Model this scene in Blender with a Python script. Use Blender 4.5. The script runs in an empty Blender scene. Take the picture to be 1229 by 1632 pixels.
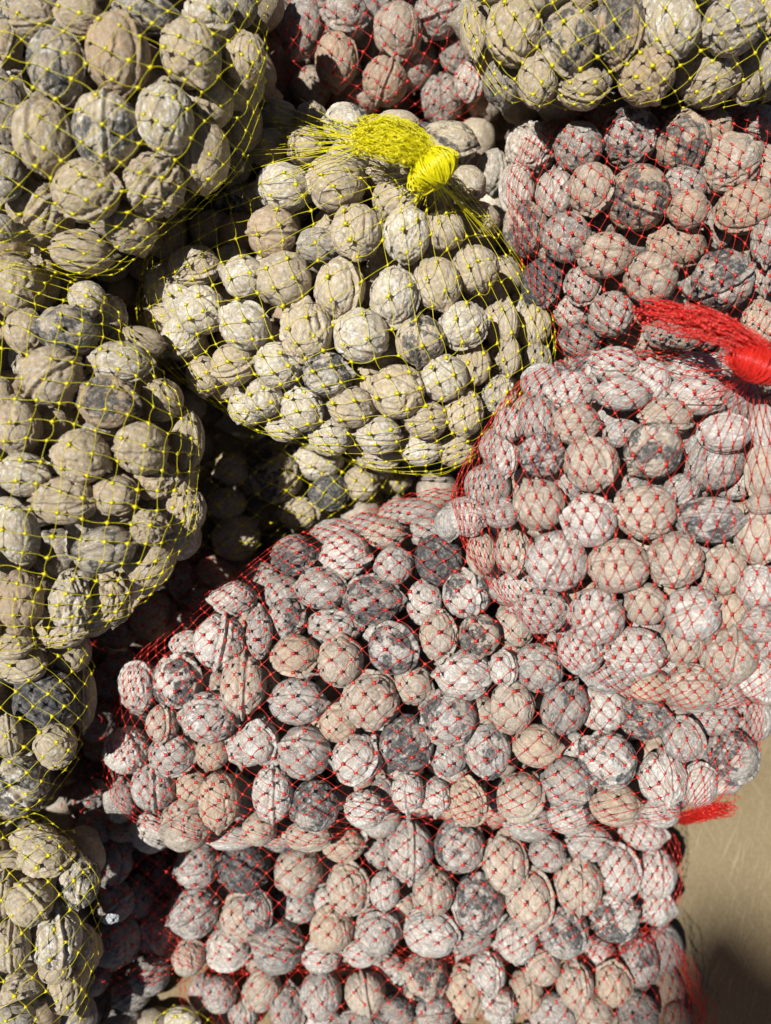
import bpy, bmesh, math, random
import numpy as np
from mathutils import Vector, Matrix, Euler, Quaternion

random.seed(7)
rng = np.random.default_rng(11)
sc = bpy.context.scene
col = sc.collection

# ------------------------------------------------------------------ camera
PITCH = math.radians(72)
FPX = 1331.4                      # focal length in photo pixels (photo 1229 x 1632)
FWD = np.array([0, math.cos(PITCH), -math.sin(PITCH)])
UP = np.array([0, math.sin(PITCH), math.cos(PITCH)])
RT = np.array([1.0, 0, 0])
CAM = np.array([0, 0, 0.85])
cam_d = bpy.data.cameras.new('camera')
cam = bpy.data.objects.new('camera', cam_d)
col.objects.link(cam)
M = Matrix(((RT[0], UP[0], -FWD[0], CAM[0]), (RT[1], UP[1], -FWD[1], CAM[1]),
            (RT[2], UP[2], -FWD[2], CAM[2]), (0, 0, 0, 1)))
cam.matrix_world = M
cam_d.sensor_fit = 'HORIZONTAL'
cam_d.sensor_width = 24.0
cam_d.lens = 24.0 * FPX / 1229
cam_d.clip_start = 0.02
cam_d.clip_end = 50
cam_d.dof.use_dof = True
cam_d.dof.focus_distance = 0.585
cam_d.dof.aperture_fstop = 3.0
sc.camera = cam

# ------------------------------------------------------------------ light
LD = RT * 0.44 - UP * 0.13 + FWD * 1.0            # the way the light travels
LD = LD / np.linalg.norm(LD)
SUN_EL = math.asin(-LD[2])
SUN_AZ = math.atan2(-LD[0], -LD[1])               # from +Y towards +X
world = bpy.data.worlds.new('World')
sc.world = world
world.use_nodes = True
wn = world.node_tree.nodes
wn.clear()
wo = wn.new('ShaderNodeOutputWorld')
wb = wn.new('ShaderNodeBackground')
ws = wn.new('ShaderNodeTexSky')
ws.sky_type = 'NISHITA'
ws.sun_disc = False
ws.sun_elevation = SUN_EL
ws.sun_rotation = SUN_AZ
ws.altitude = 2500
ws.air_density = .35
ws.dust_density = .2
wb.inputs['Strength'].default_value = 0.055
world.node_tree.links.new(ws.outputs[0], wb.inputs['Color'])
world.node_tree.links.new(wb.outputs[0], wo.inputs['Surface'])
sun_d = bpy.data.lights.new('sun', 'SUN')
sun_d.energy = 5.0
sun_d.angle = math.radians(0.55)
sun_d.color = (1.0, 0.965, 0.90)
sun = bpy.data.objects.new('sun', sun_d)
sun.rotation_mode = 'QUATERNION'
sun.rotation_quaternion = Vector(LD).to_track_quat('-Z', 'Y')
sun.location = (-1, -1, 3)
col.objects.link(sun)
sc.view_settings.view_transform = 'Standard'
sc.view_settings.look = 'None'
sc.view_settings.exposure = 0.36
sc.view_settings.gamma = 1.0


def P(u, v, d):
    """world point seen at photo pixel (u, v), d metres ahead of the lens"""
    u, v, d = np.asarray(u, float), np.asarray(v, float), np.asarray(d, float)
    return CAM + d[..., None] * (FWD + RT * ((u - 614.5) / FPX)[..., None] + UP * ((816 - v) / FPX)[..., None])


# ------------------------------------------------------------------ numpy noise
_perm = rng.permutation(256)
_perm = np.concatenate([_perm, _perm, _perm])
_grad = rng.normal(size=(256, 3))
_grad /= np.linalg.norm(_grad, axis=1)[:, None]


def noise3(p):
    i = np.floor(p).astype(int)
    f = p - i
    i &= 255
    w = f * f * f * (f * (f * 6 - 15) + 10)
    out = 0
    for dx in (0, 1):
        for dy in (0, 1):
            for dz in (0, 1):
                h = _perm[_perm[_perm[(i[:, 0] + dx) & 255] + ((i[:, 1] + dy) & 255)] + ((i[:, 2] + dz) & 255)]
                g = _grad[h]
                dv = f - np.array([dx, dy, dz])
                wt = (w[:, 0] if dx else 1 - w[:, 0]) * (w[:, 1] if dy else 1 - w[:, 1]) * (w[:, 2] if dz else 1 - w[:, 2])
                out = out + wt * (g * dv).sum(1)
    return out * 1.6


# ------------------------------------------------------------------ materials
def new_mat(name):
    m = bpy.data.materials.new(name)
    m.use_nodes = True
    m.node_tree.nodes.clear()
    return m, m.node_tree.nodes, m.node_tree.links


def shell_material(name, per_object):
    m, N, L = new_mat(name)

    def attr(a, typ='GEOMETRY'):
        n = N.new('ShaderNodeAttribute')
        n.attribute_type = typ
        n.attribute_name = a
        return n
    kind = 'OBJECT' if per_object else 'GEOMETRY'
    co = attr('shell_co')
    acol = attr('shell_color', kind)
    apar = attr('shell_wear', kind)      # x: stain, y: patch, z: chalk
    aseed = attr('shell_seed', kind)     # vector offset

    def math_(op, a, b=None, c=None, clamp=False):
        n = N.new('ShaderNodeMath')
        n.operation = op
        n.use_clamp = clamp
        for k, x in enumerate((a, b, c)):
            if x is None:
                continue
            if isinstance(x, (int, float)):
                n.inputs[k].default_value = x
            else:
                L.new(x, n.inputs[k])
        return n.outputs[0]

    def vmath(op, a, b):
        n = N.new('ShaderNodeVectorMath')
        n.operation = op
        for k, x in enumerate((a, b)):
            if isinstance(x, tuple):
                n.inputs[k].default_value = x
            else:
                L.new(x, n.inputs[k])
        return n.outputs[0]

    def noise(vec, scale, detail=4, rough=.55, dist=0.0):
        n = N.new('ShaderNodeTexNoise')
        n.inputs['Scale'].default_value = scale
        n.inputs['Detail'].default_value = detail
        n.inputs['Roughness'].default_value = rough
        n.inputs['Distortion'].default_value = dist
        L.new(vec, n.inputs['Vector'])
        return n.outputs['Fac']

    def ramp(x, a, b):
        n = N.new('ShaderNodeMapRange')
        n.interpolation_type = 'SMOOTHSTEP'
        n.inputs['From Min'].default_value = a
        n.inputs['From Max'].default_value = b
        L.new(x, n.inputs['Value'])
        return n.outputs[0]

    def mix(fac, a, b, blend='MIX'):
        n = N.new('ShaderNodeMix')
        n.data_type = 'RGBA'
        n.blend_type = blend
        if isinstance(fac, (int, float)):
            n.inputs[0].default_value = fac
        else:
            L.new(fac, n.inputs[0])
        for k, x in ((6, a), (7, b)):
            if isinstance(x, tuple):
                n.inputs[k].default_value = x
            else:
                L.new(x, n.inputs[k])
        return n.outputs[2]
    sep = N.new('ShaderNodeSeparateXYZ')
    L.new(apar.outputs['Vector'], sep.inputs[0])
    stain, patch, chalk = sep.outputs
    v = vmath('ADD', co.outputs['Vector'], aseed.outputs['Vector'])
    vlong = vmath('MULTIPLY', v, (1.0, 1.0, 0.45))
    # broad warm and cool areas
    n1 = noise(v, 1.6, 5)
    c = mix(ramp(n1, .35, .7), acol.outputs['Color'], (.60, .45, .31, 1), 'MIX')
    c = mix(math_('MULTIPLY', ramp(n1, .30, .72), .42), acol.outputs['Color'], (.52, .37, .24, 1))
    # mottle
    n2 = noise(v, 6.5, 6, .65)
    c = mix(math_('MULTIPLY', ramp(n2, .66, .34), .36), c, (.20, .168, .13, 1))
    n2b = noise(vlong, 5.0, 9, .74, .9)
    c = mix(math_('MULTIPLY', ramp(n2b, .49, .60), math_('MULTIPLY_ADD', stain, .62, .12), clamp=True), c, (.165, .165, .165, 1))
    # pale chalky dust
    n3 = noise(v, 4.2, 7, .7, .4)
    c = mix(math_('MULTIPLY', ramp(n3, .47, .66), chalk), c, (.80, .79, .76, 1))
    # stain veins along the shell
    n4 = noise(vlong, 3.6, 6, .6, 1.1)
    vein = ramp(math_('ABSOLUTE', math_('SUBTRACT', n4, .5)), .045, .0)
    gate = ramp(noise(v, 2.1, 3), .40, .62)
    c = mix(math_('MULTIPLY', math_('MULTIPLY', vein, gate), math_('MULTIPLY', stain, 1.1), clamp=True), c, (.075, .07, .066, 1))
    n4b = noise(vlong, 9.0, 5, .6, .8)
    vein2 = ramp(math_('ABSOLUTE', math_('SUBTRACT', n4b, .5)), .035, .0)
    c = mix(math_('MULTIPLY', vein2, math_('MULTIPLY_ADD', stain, .35, .16)), c, (.13, .11, .095, 1))
    # smoky grey smears
    n5 = noise(v, 2.6, 8, .68, .6)
    c = mix(math_('MULTIPLY', ramp(n5, .48, .74), math_('MULTIPLY', stain, .85), clamp=True), c, (.15, .15, .147, 1))
    # specks
    n6 = noise(v, 17, 3, .6)
    c = mix(math_('MULTIPLY', ramp(n6, .64, .72), math_('MULTIPLY_ADD', stain, .6, .2), clamp=True), c, (.07, .062, .055, 1))
    # blue-black remains of husk
    n7 = noise(v, 1.15, 9, .62, .35)
    thr = math_('SUBTRACT', .80, math_('MULTIPLY', patch, .42))
    pm = math_('DIVIDE', math_('SUBTRACT', n7, thr), .035, clamp=True)
    pm = math_('MULTIPLY', pm, ramp(n2, .75, .45))
    c = mix(math_('MULTIPLY', pm, .93), c, mix(ramp(n3, .45, .7), (.036, .039, .043, 1), (.16, .157, .15, 1)))
    bs = N.new('ShaderNodeBsdfPrincipled')
    L.new(c, bs.inputs['Base Color'])
    bs.inputs['Roughness'].default_value = .78
    bs.inputs['Specular IOR Level'].default_value = .28
    hgt = math_('ADD', math_('MULTIPLY', noise(vlong, 11, 6, .65, .5), 1.0), math_('MULTIPLY', noise(v, 34, 4, .6), .35))
    hgt = math_('SUBTRACT', hgt, math_('MULTIPLY', vein2, .16))
    bp = N.new('ShaderNodeBump')
    bp.inputs['Strength'].default_value = .55
    bp.inputs['Distance'].default_value = .0016
    L.new(hgt, bp.inputs['Height'])
    L.new(bp.outputs[0], bs.inputs['Normal'])
    o = N.new('ShaderNodeOutputMaterial')
    L.new(bs.outputs[0], o.inputs['Surface'])
    return m


def net_material(name, rgb, trans, clear=.25):
    m, N, L = new_mat(name)
    bs = N.new('ShaderNodeBsdfPrincipled')
    bs.inputs['Base Color'].default_value = (*rgb, 1)
    bs.inputs['Roughness'].default_value = .32
    bs.inputs['Specular IOR Level'].default_value = .6
    tl = N.new('ShaderNodeBsdfTranslucent')
    tl.inputs['Color'].default_value = (*[min(1, x * 1.1) for x in rgb], 1)
    mx = N.new('ShaderNodeMixShader')
    mx.inputs[0].default_value = trans
    L.new(bs.outputs[0], mx.inputs[1])
    L.new(tl.outputs[0], mx.inputs[2])
    tp = N.new('ShaderNodeBsdfTransparent')
    mx2 = N.new('ShaderNodeMixShader')
    mx2.inputs[0].default_value = clear
    L.new(mx.outputs[0], mx2.inputs[1])
    L.new(tp.outputs[0], mx2.inputs[2])
    o = N.new('ShaderNodeOutputMaterial')
    L.new(mx2.outputs[0], o.inputs['Surface'])
    return m


def board_material():
    m, N, L = new_mat('tan_fibre_board')
    tc = N.new('ShaderNodeTexCoord')

    def noise(scale, vec, detail=5, rough=.6):
        n = N.new('ShaderNodeTexNoise')
        n.inputs['Scale'].default_value = scale
        n.inputs['Detail'].default_value = detail
        n.inputs['Roughness'].default_value = rough
        L.new(vec, n.inputs['Vector'])
        return n.outputs['Fac']

    def ramp(x, a, b):
        n = N.new('ShaderNodeMapRange')
        n.interpolation_type = 'SMOOTHSTEP'
        n.inputs['From Min'].default_value = a
        n.inputs['From Max'].default_value = b
        L.new(x, n.inputs['Value'])
        return n.outputs[0]

    def mul(a, b):
        n = N.new('ShaderNodeMath')
        n.operation = 'MULTIPLY'
        for k, x in enumerate((a, b)):
            if isinstance(x, float):
                n.inputs[k].default_value = x
            else:
                L.new(x, n.inputs[k])
        return n.outputs[0]

    def mixc(f, a, b):
        n = N.new('ShaderNodeMix')
        n.data_type = 'RGBA'
        L.new(f, n.inputs[0])
        for k, x in ((6, a), (7, b)):
            if isinstance(x, tuple):
                n.inputs[k].default_value = x
            else:
                L.new(x, n.inputs[k])
        return n.outputs[2]
    c = mixc(ramp(noise(9, tc.outputs['Object']), .3, .7), (.178, .130, .070, 1), (.215, .165, .096, 1))
    c = mixc(mul(ramp(noise(330, tc.outputs['Object'], 3), .35, .75), .5), c, (.30, .24, .14, 1))
    fib = None
    for ang in (58, 66, -62, 74):
        mp = N.new('ShaderNodeMapping')
        mp.inputs['Rotation'].default_value = (0, 0, math.radians(-ang))
        L.new(tc.outputs['Object'], mp.inputs['Vector'])
        mp2 = N.new('ShaderNodeMapping')
        mp2.inputs['Scale'].default_value = (20, 620, 1)
        mp2.inputs['Location'].default_value = (ang, ang * .7, 0)
        L.new(mp.outputs[0], mp2.inputs['Vector'])
        f = ramp(noise(1, mp2.outputs[0], 2, .5), .60, .68)
        if fib is None:
            fib = f
        else:
            n = N.new('ShaderNodeMath')
            n.operation = 'MAXIMUM'
            L.new(fib, n.inputs[0])
            L.new(f, n.inputs[1])
            fib = n.outputs[0]
    c = mixc(mul(fib, .40), c, (.42, .35, .22, 1))
    bs = N.new('ShaderNodeBsdfPrincipled')
    bs.inputs['Roughness'].default_value = .8
    bs.inputs['Specular IOR Level'].default_value = .2
    L.new(c, bs.inputs['Base Color'])
    bp = N.new('ShaderNodeBump')
    bp.inputs['Strength'].default_value = .5
    bp.inputs['Distance'].default_value = .0006
    L.new(fib, bp.inputs['Height'])
    L.new(bp.outputs[0], bs.inputs['Normal'])
    o = N.new('ShaderNodeOutputMaterial')
    L.new(bs.outputs[0], o.inputs['Surface'])
    return m


MAT_SHELL = shell_material('walnut_shell', True)
MAT_HEAP = shell_material('walnut_shell_heap', False)
MAT_YEL = net_material('yellow_plastic_net', (.86, .80, .012), .34)
MAT_RED = net_material('red_plastic_net', (.85, .050, .032), .34)
MAT_YEL_T = net_material('yellow_plastic_net_tail', (.90, .84, .012), .34, .08)
MAT_RED_T = net_material('red_plastic_net_tail', (.82, .040, .026), .34, .12)
MAT_BOARD = board_material()

# ------------------------------------------------------------------ sacks: outline and depth
# name: (centre, outline in photo pixels, front depth, drop at the rim, lattice a, lattice b, colour, phrase)
SACKS = {
 'A': ((150, 150), [(430,-60),(428,60),(425,160),(390,270),(330,330),(250,390),(190,440),(110,445),(50,410),(-60,400),(-150,200),(-100,-80),(150,-150)], .495, .075, (37,18), (-28,30), 'y'),
 'B': ((590, 60), [(425,110),(420,20),(440,-70),(600,-120),(740,-60),(765,60),(810,140),(805,205),(700,205),(580,195),(490,160)], .645, .070, (19,13), (-15,22), 'r'),
 'C': ((980, 20), [(735,40),(760,120),(800,165),(900,178),(980,165),(1100,178),(1229,165),(1320,100),(1320,-80),(980,-140),(740,-80)], .525, .070, (22,30), (-28,25), 'y'),
 'D': ((1030, 360), [(800,290),(830,220),(870,180),(950,165),(1100,160),(1229,170),(1330,250),(1340,400),(1300,540),(1150,590),(1000,575),(890,570),(860,490),(820,420)], .565, .070, (18,13), (-10,25), 'r'),
 'E': ((560, 480), [(215,500),(225,430),(250,360),(300,300),(345,240),(400,190),(520,165),(640,170),(760,235),(800,290),(840,410),(885,510),(885,580),(830,650),(770,725),(700,760),(600,750),(500,715),(400,685),(310,625),(240,565)], .555, .075, (33,-12), (14,31), 'y'),
 'F': ((120, 720), [(-100,420),(0,405),(100,430),(180,480),(250,570),(310,670),(325,750),(310,850),(265,930),(200,990),(100,1030),(0,1045),(-100,1050),(-180,750)], .515, .065, (38,5), (-8,35), 'y'),
 'G': ((450, 780), [(285,890),(295,780),(340,715),(420,670),(560,680),(655,745),(645,790),(560,830),(440,862),(360,900)], .670, .060, (23,14), (-20,20), 'y'),
 'H': ((1020, 840), [(716,790),(740,730),(785,660),(830,600),(930,558),(1050,550),(1200,560),(1330,560),(1400,800),(1380,1050),(1229,1120),(1100,1134),(990,1108),(890,1055),(820,980),(780,935),(740,880)], .520, .055, (13,24), (-13,24), 'r'),
 'I': ((680, 1090), [(155,1230),(162,1160),(195,1060),(285,975),(380,905),(450,855),(560,820),(660,780),(760,770),(900,800),(1050,900),(1180,1040),(1224,1120),(1214,1220),(1150,1285),(1050,1315),(900,1333),(760,1315),(640,1305),(500,1352),(380,1348),(280,1342),(185,1302)], .592, .060, (20,17), (-19,18), 'r'),
 'J': ((650, 1400), [(215,1500),(200,1420),(215,1350),(300,1310),(450,1280),(650,1260),(850,1270),(1000,1280),(1085,1330),(1092,1420),(1062,1490),(990,1525),(850,1535),(700,1540),(540,1550),(400,1555),(290,1545)], .664, .060, (18,16), (-18,17), 'r'),
 'K': ((700, 1620), [(290,1620),(275,1545),(400,1490),(700,1470),(1000,1470),(1080,1490),(1098,1560),(1122,1640),(1122,1740),(700,1800),(350,1760)], .688, .050, (18,20), (-17,20), 'r'),
 'L': ((30, 1150), [(152,1060),(150,1140),(122,1220),(70,1292),(0,1318),(-80,1320),(-160,1150),(-100,1000),(0,960),(110,985)], .560, .070, (29,18), (-26,26), 'y'),
 'M': ((40, 1480), [(60,1295),(115,1318),(162,1400),(162,1500),(147,1580),(120,1680),(0,1740),(-100,1600),(-120,1400),(-40,1300)], .560, .070, (20,24), (-28,26), 'y'),
 'N': ((215, 1220), [(110,1000),(180,940),(260,890),(340,870),(380,900),(370,1060),(330,1250),(320,1400),(290,1550),(200,1600),(120,1560),(100,1400),(90,1200)], .665, .045, (18,16), (-18,17), 'r'),
 'O': ((280, 1650), [(232,1655),(245,1620),(280,1600),(330,1605),(370,1650),(340,1720),(250,1720)], .690, .030, (23,14), (-20,20), 'y'),
}
NAMES = {'A': 'top left yellow sack', 'B': 'top red sack', 'C': 'top right yellow sack', 'D': 'upper right red sack',
         'E': 'knotted yellow sack', 'F': 'middle left yellow sack', 'G': 'low yellow sack under knotted one',
         'H': 'knotted red sack', 'I': 'wide middle red sack', 'J': 'second lowest red sack', 'K': 'bottom red sack',
         'L': 'lower left yellow sack', 'M': 'bottom left yellow sack', 'N': 'shaded red sack', 'O': 'small bottom yellow sack'}
ORDER = 'ACFHLMEDIBJKGNO'


class Sack:
    def __init__(s, key):
        s.key = key
        s.c, s.poly, s.d0, s.drop, s.a, s.b, s.colr = SACKS[key]
        pts = np.array(s.poly, float) - np.array(s.c)
        th = np.arctan2(pts[:, 1], pts[:, 0])
        o = np.argsort(th)
        th, r = th[o], np.hypot(pts[:, 0], pts[:, 1])[o]
        tt = np.linspace(-math.pi, math.pi, 361)
        # true polygon radius per direction
        P2 = pts[o]
        R = np.zeros(361)
        for k, t in enumerate(tt):
            dx, dy = math.cos(t), math.sin(t)
            best = None
            for i in range(len(P2)):
                x1, y1 = P2[i]
                x2, y2 = P2[(i + 1) % len(P2)]
                ex, ey = x2 - x1, y2 - y1
                den = dx * ey - dy * ex
                if abs(den) < 1e-9:
                    continue
                q = (x1 * ey - y1 * ex) / den
                w = (x1 * dy - y1 * dx) / den
                if q > 0 and -1e-6 <= w <= 1 + 1e-6:
                    best = q if best is None else max(best, q)
            R[k] = best if best else np.interp(t, th, r, period=2 * math.pi)
        ker = np.ones(7) / 7
        Rp = np.concatenate([R[-4:-1], R, R[1:4]])
        s.tt, s.R = tt, np.convolve(Rp, ker, 'valid')

    def rad(s, u, v):
        t = np.arctan2(v - s.c[1], u - s.c[0])
        return np.interp(t, s.tt, s.R)

    def rho(s, u, v):
        return np.hypot(u - s.c[0], v - s.c[1]) / s.rad(u, v)

    def dome(s, u, v):
        q = np.clip(s.rho(u, v), 0, 1)
        return s.d0 + s.drop * (1 - np.sqrt(np.clip(1 - q ** 2.6, 0, 1)))


S = {k: Sack(k) for k in SACKS}

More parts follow.
